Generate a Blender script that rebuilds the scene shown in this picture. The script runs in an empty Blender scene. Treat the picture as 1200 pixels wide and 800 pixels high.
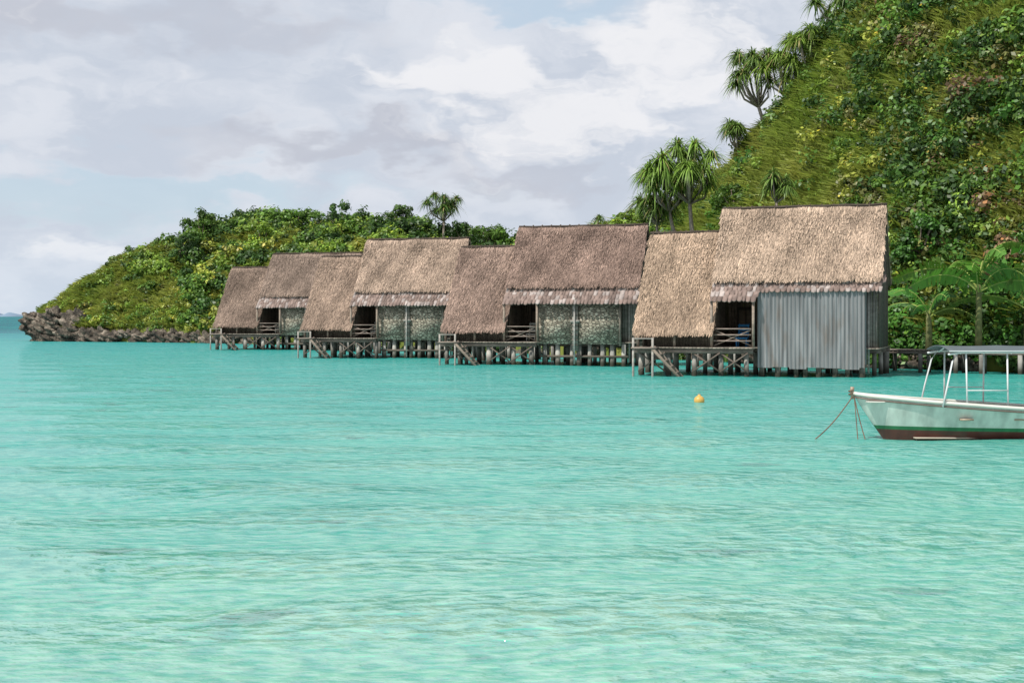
import bpy, math, random
import numpy as np
from mathutils import Vector
random.seed(7); rng=np.random.default_rng(7)
S=bpy.context.scene
S.view_settings.view_transform='Standard'; S.view_settings.look='None'; S.view_settings.exposure=0
F=1667.0; HC=3.0
# ------------------------------------------------------------------ helpers
def new_mesh(name,V,Fc,C=None,mat=None,parent=None,smooth=False):
    V=np.asarray(V,dtype=np.float32).reshape(-1,3)
    me=bpy.data.meshes.new(name)
    if isinstance(Fc,np.ndarray):
        k=Fc.shape[1]; flat=Fc.reshape(-1).astype(np.int32)
        starts=(np.arange(len(Fc))*k).astype(np.int32)
    else:
        flat=np.array([i for f in Fc for i in f],dtype=np.int32)
        ln=np.array([len(f) for f in Fc]); starts=np.concatenate([[0],np.cumsum(ln)[:-1]]).astype(np.int32)
    me.vertices.add(len(V)); me.vertices.foreach_set("co",V.reshape(-1))
    me.loops.add(len(flat)); me.loops.foreach_set("vertex_index",flat)
    me.polygons.add(len(starts)); me.polygons.foreach_set("loop_start",starts)
    me.update(calc_edges=True); me.validate()
    if C is not None:
        C=np.asarray(C,dtype=np.float32).reshape(-1,3)
        a=me.color_attributes.new("Col",'FLOAT_COLOR','POINT')
        c4=np.ones((len(V),4),dtype=np.float32); c4[:,:3]=C
        a.data.foreach_set("color",c4.reshape(-1))
    if smooth:
        me.polygons.foreach_set("use_smooth",[True]*len(me.polygons))
    if mat: me.materials.append(mat)
    ob=bpy.data.objects.new(name,me); S.collection.objects.link(ob)
    if parent: ob.parent=parent
    return ob
class MB:
    def __init__(s): s.v=[];s.f=[];s.c=[]
    def add(s,v,f,col=(1,1,1)):
        n=len(s.v); s.v+= [tuple(p) for p in v]; s.f+=[tuple(i+n for i in q) for q in f]; s.c+=[tuple(col)]*len(v)
    def box(s,x0,x1,y0,y1,z0,z1,col=(1,1,1)):
        v=[(x0,y0,z0),(x1,y0,z0),(x1,y1,z0),(x0,y1,z0),(x0,y0,z1),(x1,y0,z1),(x1,y1,z1),(x0,y1,z1)]
        s.add(v,[(3,2,1,0),(4,5,6,7),(0,1,5,4),(1,2,6,5),(2,3,7,6),(3,0,4,7)],col)
    def tube(s,pts,rad,n=8,col=(1,1,1)):
        pts=[Vector(p) for p in pts]
        if not hasattr(rad,'__len__'): rad=[rad]*len(pts)
        v=[];f=[]
        for i,p in enumerate(pts):
            d=(pts[min(i+1,len(pts)-1)]-pts[max(i-1,0)]).normalized()
            a=Vector((0,0,1)) if abs(d.z)<.9 else Vector((1,0,0))
            e=d.cross(a).normalized(); g=d.cross(e).normalized()
            for k in range(n):
                t=2*math.pi*k/n; v.append(p+(e*math.cos(t)+g*math.sin(t))*rad[i])
        for i in range(len(pts)-1):
            for k in range(n):
                f.append((i*n+k,i*n+(k+1)%n,(i+1)*n+(k+1)%n,(i+1)*n+k))
        f.append(tuple(range(n-1,-1,-1))); f.append(tuple((len(pts)-1)*n+k for k in range(n)))
        s.add(v,f,col)
    def beam(s,a,b,w,h,col=(1,1,1)):
        a=Vector(a);b=Vector(b);d=(b-a).normalized()
        up=Vector((0,0,1)) if abs(d.z)<.95 else Vector((1,0,0))
        e=d.cross(up).normalized()*w/2; g=e.cross(d).normalized()*h/2
        v=[a-e-g,a+e-g,a+e+g,a-e+g,b-e-g,b+e-g,b+e+g,b-e+g]
        s.add(v,[(3,2,1,0),(4,5,6,7),(0,1,5,4),(1,2,6,5),(2,3,7,6),(3,0,4,7)],col)
    def build(s,name,mat,parent=None,smooth=False):
        return new_mesh(name,s.v,s.f,s.c,mat,parent,smooth)
def empty(name,loc=(0,0,0),rz=0,sc=(1,1,1)):
    e=bpy.data.objects.new(name,None); S.collection.objects.link(e)
    e.location=loc; e.rotation_euler=(0,0,rz); e.scale=sc; e.empty_display_size=.5
    return e
# ------------------------------------------------------------------ materials
def nodes(name):
    m=bpy.data.materials.new(name); m.use_nodes=True; nt=m.node_tree
    return m,nt,nt.nodes,nt.links,nt.nodes['Principled BSDF'],nt.nodes['Material Output']
def leaf_mat(name,transl=.4):
    m,nt,N,L,P,O=nodes(name); N.remove(P)
    at=N.new('ShaderNodeAttribute'); at.attribute_name='Col'
    d=N.new('ShaderNodeBsdfDiffuse'); t=N.new('ShaderNodeBsdfTranslucent'); L.new(at.outputs['Color'],d.inputs['Color']); L.new(at.outputs['Color'],t.inputs['Color'])
    mx=N.new('ShaderNodeMixShader'); mx.inputs[0].default_value=transl; L.new(d.outputs[0],mx.inputs[1]); L.new(t.outputs[0],mx.inputs[2])
    g=N.new('ShaderNodeBsdfGlossy'); g.inputs['Roughness'].default_value=.45; g.inputs['Color'].default_value=(.8,.85,.8,1)
    m2=N.new('ShaderNodeMixShader'); m2.inputs[0].default_value=.03; L.new(mx.outputs[0],m2.inputs[1]); L.new(g.outputs[0],m2.inputs[2]); L.new(m2.outputs[0],O.inputs[0])
    return m
def attr_mat(name,rough=.8,transl=0,nscale=3,namt=.35,bump=0,stretch=(1,1,1),spec=.3,bscale=None):
    m,nt,N,L,P,O=nodes(name)
    at=N.new('ShaderNodeAttribute'); at.attribute_name='Col'
    tc=N.new('ShaderNodeTexCoord'); mp=N.new('ShaderNodeMapping'); mp.inputs['Scale'].default_value=stretch
    L.new(tc.outputs['Object'],mp.inputs[0])
    nz=N.new('ShaderNodeTexNoise'); nz.inputs['Scale'].default_value=nscale; nz.inputs['Detail'].default_value=3
    L.new(mp.outputs[0],nz.inputs['Vector'])
    mr=N.new('ShaderNodeMapRange'); mr.inputs[1].default_value=.25; mr.inputs[2].default_value=.75
    mr.inputs[3].default_value=1-namt; mr.inputs[4].default_value=1+namt; L.new(nz.outputs[0],mr.inputs[0])
    vm=N.new('ShaderNodeVectorMath'); vm.operation='SCALE'; L.new(at.outputs['Color'],vm.inputs[0]); L.new(mr.outputs[0],vm.inputs['Scale'])
    L.new(vm.outputs[0],P.inputs['Base Color']); P.inputs['Roughness'].default_value=rough
    P.inputs['Specular IOR Level'].default_value=spec
    if bump:
        b=N.new('ShaderNodeBump'); b.inputs['Strength'].default_value=bump; b.inputs['Distance'].default_value=.05
        src=nz
        if bscale:
            src=N.new('ShaderNodeTexNoise'); src.inputs['Scale'].default_value=bscale; src.inputs['Detail'].default_value=2; L.new(mp.outputs[0],src.inputs['Vector'])
        L.new(src.outputs[0],b.inputs['Height']); L.new(b.outputs[0],P.inputs['Normal'])
    return m
M_leaf=leaf_mat('foliage',.28)
M_grass=leaf_mat('grass_blades',.38)
M_bark=attr_mat('bark',.9,0,4,.35,.5)
M_thatch=attr_mat('thatch',.95,0,1.1,.25,.4,(1,1,1),.1,9)
M_wood=attr_mat('weathered_wood',.85,0,2.5,.35,.3,(1,1,3))
M_conc=attr_mat('stilt_concrete',.85,0,2.5,.4,.4)
M_shing=attr_mat('shingle',.8,0,3,.3,.3)
M_paint=attr_mat('painted',.4,0,2,.07,.05,spec=.4)
M_rope=attr_mat('rope',.9)
M_canvas=attr_mat('canvas',.7,0,2,.12)
def wet(m):
    nt=m.node_tree;N=nt.nodes;L=nt.links;P=N['Principled BSDF']
    src=P.inputs['Base Color'].links[0].from_socket
    g=N.new('ShaderNodeNewGeometry'); s=N.new('ShaderNodeSeparateXYZ'); L.new(g.outputs['Position'],s.inputs[0])
    mr=N.new('ShaderNodeMapRange'); mr.inputs[1].default_value=.15; mr.inputs[2].default_value=.75; L.new(s.outputs[2],mr.inputs[0])
    mx=N.new('ShaderNodeMix'); mx.data_type='RGBA'; L.new(mr.outputs[0],mx.inputs[0])
    mx.inputs[6].default_value=(.035,.035,.025,1); L.new(src,mx.inputs[7]); L.new(mx.outputs[2],P.inputs['Base Color'])
wet(M_conc)
def pebble():
    m,nt,N,L,P,O=nodes('pebble_wall')
    tc=N.new('ShaderNodeTexCoord'); mp=N.new('ShaderNodeMapping'); mp.inputs['Scale'].default_value=(1,1,1.7); L.new(tc.outputs['Object'],mp.inputs[0])
    v=N.new('ShaderNodeTexVoronoi'); v.inputs['Scale'].default_value=4.4; L.new(mp.outputs[0],v.inputs['Vector'])
    s=N.new('ShaderNodeSeparateColor'); L.new(v.outputs['Color'],s.inputs[0])
    cr=N.new('ShaderNodeValToRGB'); e=cr.color_ramp.elements
    e[0].color=(.22,.185,.135,1); e[1].color=(.62,.54,.43,1); e.new(.35).color=(.34,.29,.22,1); e.new(.7).color=(.46,.40,.31,1); L.new(s.outputs[0],cr.inputs[0])
    v2=N.new('ShaderNodeTexVoronoi'); v2.feature='DISTANCE_TO_EDGE'; v2.inputs['Scale'].default_value=4.4; L.new(mp.outputs[0],v2.inputs['Vector'])
    mr=N.new('ShaderNodeMapRange'); mr.inputs[1].default_value=.02; mr.inputs[2].default_value=.13; L.new(v2.outputs[0],mr.inputs[0])
    mx=N.new('ShaderNodeMix'); mx.data_type='RGBA'; mx.inputs[6].default_value=(.12,.10,.075,1); L.new(mr.outputs[0],mx.inputs[0]); L.new(cr.outputs[0],mx.inputs[7])
    L.new(mx.outputs[2],P.inputs['Base Color']); P.inputs['Roughness'].default_value=.7
    b=N.new('ShaderNodeBump'); b.inputs['Strength'].default_value=.8; b.inputs['Distance'].default_value=.06; L.new(mr.outputs[0],b.inputs['Height']); L.new(b.outputs[0],P.inputs['Normal'])
    return m
M_pebble=pebble()
def metal():
    m,nt,N,L,P,O=nodes('corrugated_metal')
    tc=N.new('ShaderNodeTexCoord'); mp=N.new('ShaderNodeMapping'); mp.inputs['Scale'].default_value=(3.2,3.2,.2); L.new(tc.outputs['Object'],mp.inputs[0])
    n=N.new('ShaderNodeTexNoise'); n.inputs['Scale'].default_value=1.6; n.inputs['Detail'].default_value=5; L.new(mp.outputs[0],n.inputs['Vector'])
    cr=N.new('ShaderNodeValToRGB'); e=cr.color_ramp.elements; e[0].position=.3; e[0].color=(.11,.112,.115,1); e[1].position=.72; e[1].color=(.28,.285,.29,1); L.new(n.outputs[0],cr.inputs[0])
    mp2=N.new('ShaderNodeMapping'); mp2.inputs['Scale'].default_value=(1.5,1.5,.4); mp2.inputs['Location'].default_value=(4,1,2); L.new(tc.outputs['Object'],mp2.inputs[0])
    n2=N.new('ShaderNodeTexNoise'); n2.inputs['Scale'].default_value=1.2; n2.inputs['Detail'].default_value=5; L.new(mp2.outputs[0],n2.inputs['Vector'])
    mr=N.new('ShaderNodeMapRange'); mr.inputs[1].default_value=.54; mr.inputs[2].default_value=.70; mr.inputs[4].default_value=.65; L.new(n2.outputs[0],mr.inputs[0])
    mx=N.new('ShaderNodeMix'); mx.data_type='RGBA'; L.new(mr.outputs[0],mx.inputs[0]); L.new(cr.outputs[0],mx.inputs[6]); mx.inputs[7].default_value=(.15,.11,.085,1)
    L.new(mx.outputs[2],P.inputs['Base Color']); P.inputs['Roughness'].default_value=.65; P.inputs['Metallic'].default_value=.1
    return m
M_metal=metal()
def rock():
    m,nt,N,L,P,O=nodes('karst_rock')
    tc=N.new('ShaderNodeNewGeometry')
    n=N.new('ShaderNodeTexNoise'); n.inputs['Scale'].default_value=.9; n.inputs['Detail'].default_value=6; n.inputs['Roughness'].default_value=.75; L.new(tc.outputs['Position'],n.inputs['Vector'])
    cr=N.new('ShaderNodeValToRGB'); e=cr.color_ramp.elements; e[0].position=.38; e[0].color=(.022,.02,.016,1); e[1].position=.68; e[1].color=(.46,.39,.31,1); e.new(.52).color=(.13,.105,.08,1); L.new(n.outputs[0],cr.inputs[0])
    L.new(cr.outputs[0],P.inputs['Base Color']); P.inputs['Roughness'].default_value=.95
    b=N.new('ShaderNodeBump'); b.inputs['Strength'].default_value=1; b.inputs['Distance'].default_value=.8; L.new(n.outputs[0],b.inputs['Height']); L.new(b.outputs[0],P.inputs['Normal'])
    return m
M_rock=rock()
def ground():
    m,nt,N,L,P,O=nodes('hill_soil_grass')
    g=N.new('ShaderNodeNewGeometry')
    n=N.new('ShaderNodeTexNoise'); n.inputs['Scale'].default_value=.3; n.inputs['Detail'].default_value=5; n.inputs['Roughness'].default_value=.6; L.new(g.outputs['Position'],n.inputs['Vector'])
    cr=N.new('ShaderNodeValToRGB'); e=cr.color_ramp.elements; e[0].position=.34; e[0].color=(.05,.075,.015,1); e[1].position=.68; e[1].color=(.20,.20,.05,1); e.new(.5).color=(.11,.14,.03,1); L.new(n.outputs[0],cr.inputs[0])
    L.new(cr.outputs[0],P.inputs['Base Color']); P.inputs['Roughness'].default_value=1; P.inputs['Specular IOR Level'].default_value=.1
    return m
M_ground=ground()
# ------------------------------------------------------------------ camera
cam=bpy.data.cameras.new('camera'); co=bpy.data.objects.new('camera',cam); S.collection.objects.link(co)
co.location=(0,0,HC); co.rotation_euler=(math.radians(90),0,0); cam.lens=50; cam.sensor_width=36; cam.shift_y=-30/1200
cam.clip_start=.1; cam.clip_end=30000; S.camera=co
# ------------------------------------------------------------------ light + sky
sd=Vector((-.66,-.50,1.22)).normalized()
sl=bpy.data.lights.new('sun','SUN'); sl.energy=5.0; sl.angle=math.radians(.6); sl.color=(1,.95,.87)
so=bpy.data.objects.new('sun',sl); S.collection.objects.link(so); so.rotation_euler=(-sd).to_track_quat('-Z','Y').to_euler(); so.location=(-20,-20,60)
w=bpy.data.worlds.new('World'); S.world=w; w.use_nodes=True; nt=w.node_tree; N=nt.nodes; L=nt.links
try: w.cycles.sampling_method='NONE'
except Exception as ex: print(ex)
bg=N['Background']; bg.inputs[1].default_value=.1
sky=N.new('ShaderNodeTexSky'); sky.sky_type='NISHITA'; sky.sun_disc=False
sky.sun_elevation=math.asin(sd.z); sky.sun_rotation=math.atan2(sd.x,sd.y)
def mth(op,a,b=None,c=None,cl=False):
    n=N.new('ShaderNodeMath'); n.operation=op; n.use_clamp=cl
    for i,q in enumerate((a,b,c)):
        if q is None: continue
        if isinstance(q,(int,float)): n.inputs[i].default_value=q
        else: L.new(q,n.inputs[i])
    return n.outputs[0]
tc=N.new('ShaderNodeTexCoord'); sp=N.new('ShaderNodeSeparateXYZ'); L.new(tc.outputs['Generated'],sp.inputs[0])
az=mth('ARCTAN2',sp.outputs[0],sp.outputs[1]); el=mth('ARCSINE',sp.outputs[2])
def cxy(a,b):
    c=N.new('ShaderNodeCombineXYZ'); L.new(a,c.inputs[0]); L.new(b,c.inputs[1]); return c.outputs[0]
def noise(vec,sc,det,rough=.5):
    n=N.new('ShaderNodeTexNoise'); n.noise_dimensions='2D'; n.inputs['Scale'].default_value=sc; n.inputs['Detail'].default_value=det; n.inputs['Roughness'].default_value=rough
    L.new(vec,n.inputs['Vector']); return n.outputs[0]
base=cxy(az,mth('MULTIPLY',el,1.9)); sh=cxy(mth('ADD',az,3.7),mth('MULTIPLY_ADD',el,2.4,5.1))
w1=mth('SUBTRACT',noise(base,11,3,.5),.5); w2_=mth('SUBTRACT',noise(sh,14,4,.55),.5)
azw=mth('MULTIPLY_ADD',w1,.13,az); elw=mth('MULTIPLY_ADD',w2_,.075,el)
def blob(px,py,rx,ry,amp):
    a=math.atan((px-600)/F); e=(370-py)/F
    da=mth('MULTIPLY',mth('SUBTRACT',azw,a),F/rx); de=mth('MULTIPLY',mth('SUBTRACT',elw,e),F/ry)
    q=mth('MULTIPLY_ADD',da,da,mth('MULTIPLY',de,de))
    return mth('DIVIDE',amp,mth('ADD',1.0,mth('MULTIPLY',q,q)))
def total(l):
    t=l[0]
    for q in l[1:]: t=mth('ADD',t,q)
    return t
bright=total([blob(665,155,105,36,1.0),blob(520,95,100,28,.85),blob(790,70,130,60,.85),blob(110,300,170,24,.6)])
dark=total([blob(420,172,180,22,.9),blob(170,40,250,26,.7),blob(620,212,120,14,.6)])
blue=total([blob(50,235,240,40,.9),blob(640,5,140,24,.9),blob(330,225,200,18,.6)])
nb=noise(sh,5,3,.55); nn=mth('SUBTRACT',noise(cxy(azw,mth('MULTIPLY',elw,2.1)),13,5,.55),.5)
def mixc(f,a,b):
    m=N.new('ShaderNodeMix'); m.data_type='RGBA'
    if isinstance(f,float): m.inputs[0].default_value=f
    else: L.new(f,m.inputs[0]) 
    for i,q in ((6,a),(7,b)):
        if isinstance(q,tuple): m.inputs[i].default_value=q+(1,)
        else: L.new(q,m.inputs[i])
    return m.outputs[2]
def sstep(x,a,b):
    m=N.new('ShaderNodeMapRange'); m.interpolation_type='SMOOTHSTEP'; m.inputs[1].default_value=a; m.inputs[2].default_value=b; L.new(x,m.inputs[0]); return m.outputs[0]
cloudbase=mixc(sstep(mth('MULTIPLY_ADD',nn,.8,nb),.3,.7),(5.8,6.35,7.3),(7.3,7.65,8.35))
c1=mixc(mth('MULTIPLY',sstep(mth('MULTIPLY_ADD',nn,1.1,dark),.1,1.0),.8),cloudbase,(5.1,5.35,6.15))
fb=sstep(mth('MULTIPLY_ADD',nn,2.0,bright),.3,1.0)
c2=mixc(mth('MULTIPLY',fb,.85),c1,(8.9,8.9,9.15))
gap=mth('MULTIPLY',sstep(mth('MULTIPLY_ADD',nn,1.2,blue),.25,1.1),.8)
gap2=mth('MULTIPLY',mth('MULTIPLY',sstep(nb,.56,.68),sstep(el,.35,.7)),.7)
skyc=mixc(.65,sky.outputs[0],(6.1,7.6,9.0))
fin=mixc(mth('MAXIMUM',gap,gap2),c2,skyc)
hz=mth('MULTIPLY',mth('SUBTRACT',1.0,sstep(el,0.0,.09)),.5)
fin=mixc(hz,fin,(6.5,7.5,8.6))
L.new(fin,bg.inputs[0])
# ------------------------------------------------------------------ water
def water():
    m,nt,N,L,P,O=nodes('lagoon_water')
    g=N.new('ShaderNodeNewGeometry'); sp=N.new('ShaderNodeSeparateXYZ'); L.new(g.outputs['Position'],sp.inputs[0])
    def nz(sc,det,sy,off=0,dist=0,rough=.5,rot=.12):
        mp=N.new('ShaderNodeMapping'); mp.inputs['Scale'].default_value=(1,sy,1); mp.inputs['Location'].default_value=(off,off,0); mp.inputs['Rotation'].default_value=(0,0,rot)
        L.new(g.outputs['Position'],mp.inputs[0])
        n=N.new('ShaderNodeTexNoise'); n.noise_dimensions='2D'; n.inputs['Scale'].default_value=sc; n.inputs['Detail'].default_value=det; n.inputs['Distortion'].default_value=dist; n.inputs['Roughness'].default_value=rough
        L.new(mp.outputs[0],n.inputs['Vector']); return n.outputs[0]
    def mr(x,a,b,c=0,d=1):
        q=N.new('ShaderNodeMapRange'); q.inputs[1].default_value=a; q.inputs[2].default_value=b; q.inputs[3].default_value=c; q.inputs[4].default_value=d; L.new(x,q.inputs[0]); return q.outputs[0]
    def mx(f,a,b):
        q=N.new('ShaderNodeMix'); q.data_type='RGBA'; L.new(f,q.inputs[0])
        for i,k in ((6,a),(7,b)):
            if isinstance(k,tuple): q.inputs[i].default_value=k+(1,)
            else: L.new(k,q.inputs[i])
        return q.outputs[2]
    def ma(op,a,b):
        q=N.new('ShaderNodeMath'); q.operation=op
        for i,k in enumerate((a,b)):
            if isinstance(k,(int,float)): q.inputs[i].default_value=k
            else: L.new(k,q.inputs[i])
        return q.outputs[0]
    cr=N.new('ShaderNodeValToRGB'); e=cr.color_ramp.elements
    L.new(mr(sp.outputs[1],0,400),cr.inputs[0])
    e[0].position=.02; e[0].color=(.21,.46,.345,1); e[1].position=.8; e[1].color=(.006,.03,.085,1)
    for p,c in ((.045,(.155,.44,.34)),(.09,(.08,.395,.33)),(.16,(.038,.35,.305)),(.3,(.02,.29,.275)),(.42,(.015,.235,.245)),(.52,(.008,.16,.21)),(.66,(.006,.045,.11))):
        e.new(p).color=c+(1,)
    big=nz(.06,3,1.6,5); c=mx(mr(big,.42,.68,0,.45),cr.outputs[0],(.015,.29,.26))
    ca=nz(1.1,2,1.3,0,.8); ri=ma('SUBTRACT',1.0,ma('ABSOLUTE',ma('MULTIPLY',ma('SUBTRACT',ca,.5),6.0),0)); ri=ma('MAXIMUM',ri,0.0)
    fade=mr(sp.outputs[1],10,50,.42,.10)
    c=mx(ma('MULTIPLY',ri,fade),c,(.38,.64,.50))  # caustic light lines painted into the water colour, fading with distance
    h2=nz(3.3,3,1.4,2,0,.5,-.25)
    c=mx(mr(h2,.36,.58,.55,0),c,(.01,.28,.245))  # ripple shade put into the colour: troughs darker turquoise
    cor=nz(.42,3,1.6,33,0); c=mx(mr(cor,.71,.75,0,.5),c,(.03,.13,.12))
    h1=nz(1.15,2,1.5,1); h3=nz(.33,1,1.6,3)
    h=ma('ADD',ma('ADD',ma('MULTIPLY',h1,.20),ma('MULTIPLY',h2,.12)),ma('MULTIPLY',h3,.22))
    b=N.new('ShaderNodeBump'); b.inputs['Strength'].default_value=1; b.inputs['Distance'].default_value=1.0; L.new(h,b.inputs['Height'])
    gn=N.new('ShaderNodeVectorMath'); gn.operation='ADD'; L.new(b.outputs[0],gn.inputs[0]); L.new(g.outputs['Normal'],gn.inputs[1])
    gm=N.new('ShaderNodeVectorMath'); gm.operation='NORMALIZE'; L.new(gn.outputs[0],gm.inputs[0])
    d=N.new('ShaderNodeBsdfDiffuse'); L.new(c,d.inputs['Color']); L.new(gm.outputs[0],d.inputs['Normal'])
    gl=N.new('ShaderNodeBsdfGlossy'); gl.inputs['Roughness'].default_value=.05; L.new(b.outputs[0],gl.inputs['Normal'])
    fr=N.new('ShaderNodeFresnel'); fr.inputs['IOR'].default_value=1.33; L.new(b.outputs[0],fr.inputs['Normal'])
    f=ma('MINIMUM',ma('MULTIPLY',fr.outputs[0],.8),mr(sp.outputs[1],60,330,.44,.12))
    ms=N.new('ShaderNodeMixShader'); L.new(f,ms.inputs[0]); L.new(d.outputs[0],ms.inputs[1]); L.new(gl.outputs[0],ms.inputs[2]); L.new(ms.outputs[0],O.inputs[0])
    return m
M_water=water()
nr,na=620,360
r=12*np.power(20000/12,np.linspace(0,1,nr)); a=np.radians(np.linspace(-75,75,na))
R,A=np.meshgrid(r,a,indexing='ij'); X=R*np.sin(A); Y=R*np.cos(A)-14
amp=.035*np.clip(1.3-R/260,0,1)
Z=amp*(np.sin(.9*Y+.25*X+1.5*np.sin(.13*X))+.6*np.sin(1.7*Y-.5*X+2*np.sin(.21*X+1))+.5*np.sin(.45*Y+.8*X))
idx=np.arange(nr*na).reshape(nr,na)
Fq=np.stack([idx[:-1,:-1],idx[:-1,1:],idx[1:,1:],idx[1:,:-1]],-1).reshape(-1,4)[:,::-1]
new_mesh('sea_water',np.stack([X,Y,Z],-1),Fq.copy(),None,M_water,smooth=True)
# ------------------------------------------------------------------ terrain loft
ctl=np.array([ # sx sy cx cy cz
[-58.6,172,-57.6,175.5,4.4],[-52,167,-53.5,178,7.6],[-44,164,-46,181,11.0],[-34,157,-38,182,13.6],[-25,149,-26,178,14.2],
[-13,135,-14,170,13.0],[-3,119,-4,160,11.0],[6,104,4,148,9.4],[13,94,12.5,138,10.8],[18,86,19.5,127,15.2],
[22,80.5,24,117,20.5],[27,76,28,112,30],[34,71,35,110,38],[45,65,48,106,44],[62,58,68,100,46]],dtype=float)
nu_=len(ctl)
def cv(u,k):
    u=np.clip(u,0,nu_-1.0001); out=0
    for o in (-.35,-.12,.12,.35): out=out+np.interp(np.clip(u+o,0,nu_-1),np.arange(nu_),ctl[:,k])
    return out/4
def terr(u,v):
    sx,sy,cx,cy,cz=[cv(u,k) for k in range(5)]
    vf=np.clip(v,0,1); vb=np.clip(v-1,0,1)
    dx,dy=cx-sx,cy-sy
    x=sx+dx*vf+dx/np.maximum(np.hypot(dx,dy),1)*45*vb; y=sy+dy*vf+dy/np.maximum(np.hypot(dx,dy),1)*45*vb
    z=-.6+1.5*np.clip(vf/.04,0,1)+(cz-.9)*(1-(1-vf)**1.35)
    n=.5*np.sin(.35*x+.21*y)+.4*np.sin(.7*y-.45*x+1)+.3*np.sin(1.1*x+.9*y+2)+.6*np.sin(.17*x-.13*y)
    z=z+n*np.clip(vf*4,0,1)*.8+.22*np.sin(2.3*x+1.1*y)*np.sin(1.9*y-1.4*x)*np.clip(vf*4,0,1)
    z=z+np.clip(vf*3,0,1)*np.clip((u-8)/3,0,1)*.8*np.sin(.42*x+.9*np.sin(.2*y)+.6)
    z=z*(1-vb**1.6)-2.5*vb
    return np.stack([x,y,z],-1)
U,Vv=np.meshgrid(np.linspace(0,nu_-1,320),np.concatenate([np.linspace(0,.1,12),np.linspace(.115,1,90),np.linspace(1.05,2,24)]),indexing='ij')
P=terr(U,Vv); n1,n2=U.shape; idx=np.arange(n1*n2).reshape(n1,n2)
Fq=np.stack([idx[:-1,:-1],idx[1:,:-1],idx[1:,1:],idx[:-1,1:]],-1).reshape(-1,4)
new_mesh('island_hill',P,Fq,None,M_ground,smooth=True)
# ------------------------------------------------------------------ foliage
def rnd_unit(n):
    v=rng.normal(size=(n,3)); return v/np.linalg.norm(v,axis=1)[:,None]
def leaf_quads(C,Nn,size,col,asp=.55):
    n=len(C); t=rnd_unit(n); t-= (t*Nn).sum(1)[:,None]*Nn; t/=np.maximum(np.linalg.norm(t,axis=1),1e-4)[:,None]
    b=np.cross(Nn,t); s=size[:,None]
    V=np.stack([C-t*s*.5,C+b*s*asp*.5-t*s*.05,C+t*s*.5,C-b*s*asp*.5-t*s*.05],1)
    Fq=np.arange(n*4).reshape(n,4)
    return V.reshape(-1,3),Fq,np.repeat(col,4,axis=0)
def bushes(name,pos,rad,tint,nl,lsize,parent=None,flat=.8,nlobe=7,mat=None,low=-.1):
    pos=np.asarray(pos,float);rad=np.asarray(rad,float);tint=np.asarray(tint,float); nb=len(pos)
    lo=rnd_unit(nb*nlobe).reshape(nb,nlobe,3); lo[:,:,2]=np.abs(lo[:,:,2])*.9+low
    lo*=rad[:,None,None]*rng.uniform(.4,.95,(nb,nlobe,1)); lr=rad[:,None]*rng.uniform(.2,.5,(nb,nlobe))
    lt=rng.uniform(.65,1.35,(nb,nlobe))
    bi=np.repeat(np.arange(nb),nl); li=rng.integers(0,nlobe,nb*nl); d=rnd_unit(nb*nl)
    rr=lr[bi,li]*rng.uniform(.55,1.12,nb*nl)
    off=lo[bi,li]+d*rr[:,None]; off[:,2]*=flat
    C=pos[bi]+off
    Nn=d*.9+rnd_unit(nb*nl)*.6+np.array([-.1,-.1,.35]); Nn/=np.linalg.norm(Nn,axis=1)[:,None]
    col=tint[bi]*(lt[bi,li]*rng.uniform(.6,1.4,nb*nl))[:,None]
    yl=rng.random(len(col))<.06; col[yl]=col[yl]*np.array([1.9,1.4,1.0])
    sz=lsize*rng.uniform(.5,1.4,nb*nl)*np.clip(rad[bi]/1.5,.65,1.2)
    V,Fq,Cc=leaf_quads(C,Nn,sz,col,.6)
    return new_mesh(name,V,Fq,Cc,mat or M_leaf,parent)
G=dict(dark=(.042,.095,.018),mid=(.09,.175,.026),light=(.18,.28,.037),yel=(.28,.31,.048),olive=(.15,.155,.045),brown=(.19,.12,.065),lush=(.055,.15,.02))
def scatter(n,u0,u1,v0,v1,tints,r0,r1,sink=.2):
    u=rng.uniform(u0,u1,n); v=rng.uniform(v0,v1,n); p=terr(u,v); rd=rng.uniform(r0,r1,n)*rng.uniform(.7,1.2,n)
    p[:,2]+=rd*.25-sink
    t=np.array([G[k] for k in tints])[rng.integers(0,len(tints),n)]*rng.uniform(.8,1.2,(n,1))
    return p,rd,t
def cat(l): return [np.concatenate([q[i] for q in l]) for i in range(3)]
p,rd,t=cat([scatter(420,.05,2.9,.12,1.05,['yel','light','yel','mid','olive','light'],.45,1.2),
 scatter(110,.4,3.2,.03,.2,['mid','light','yel'],.6,1.2,0),
 scatter(30,.3,2.9,.85,1.02,['mid','light','dark'],.8,1.5),
 scatter(50,1.9,3.2,.3,1,['mid','light','dark'],1.1,2.0),
 scatter(330,2.7,5.2,.03,1.0,['mid','light','dark','mid','yel','dark'],1.0,2.2),
 scatter(90,2.8,5.4,.82,1.03,['mid','light','dark','dark'],1.5,2.7),
 scatter(300,5.0,8.3,.05,1.02,['mid','light','dark','dark'],1.0,2.2)])
bushes('headland_shrubs',p,rd,t,400,.38,nlobe=11)
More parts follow.
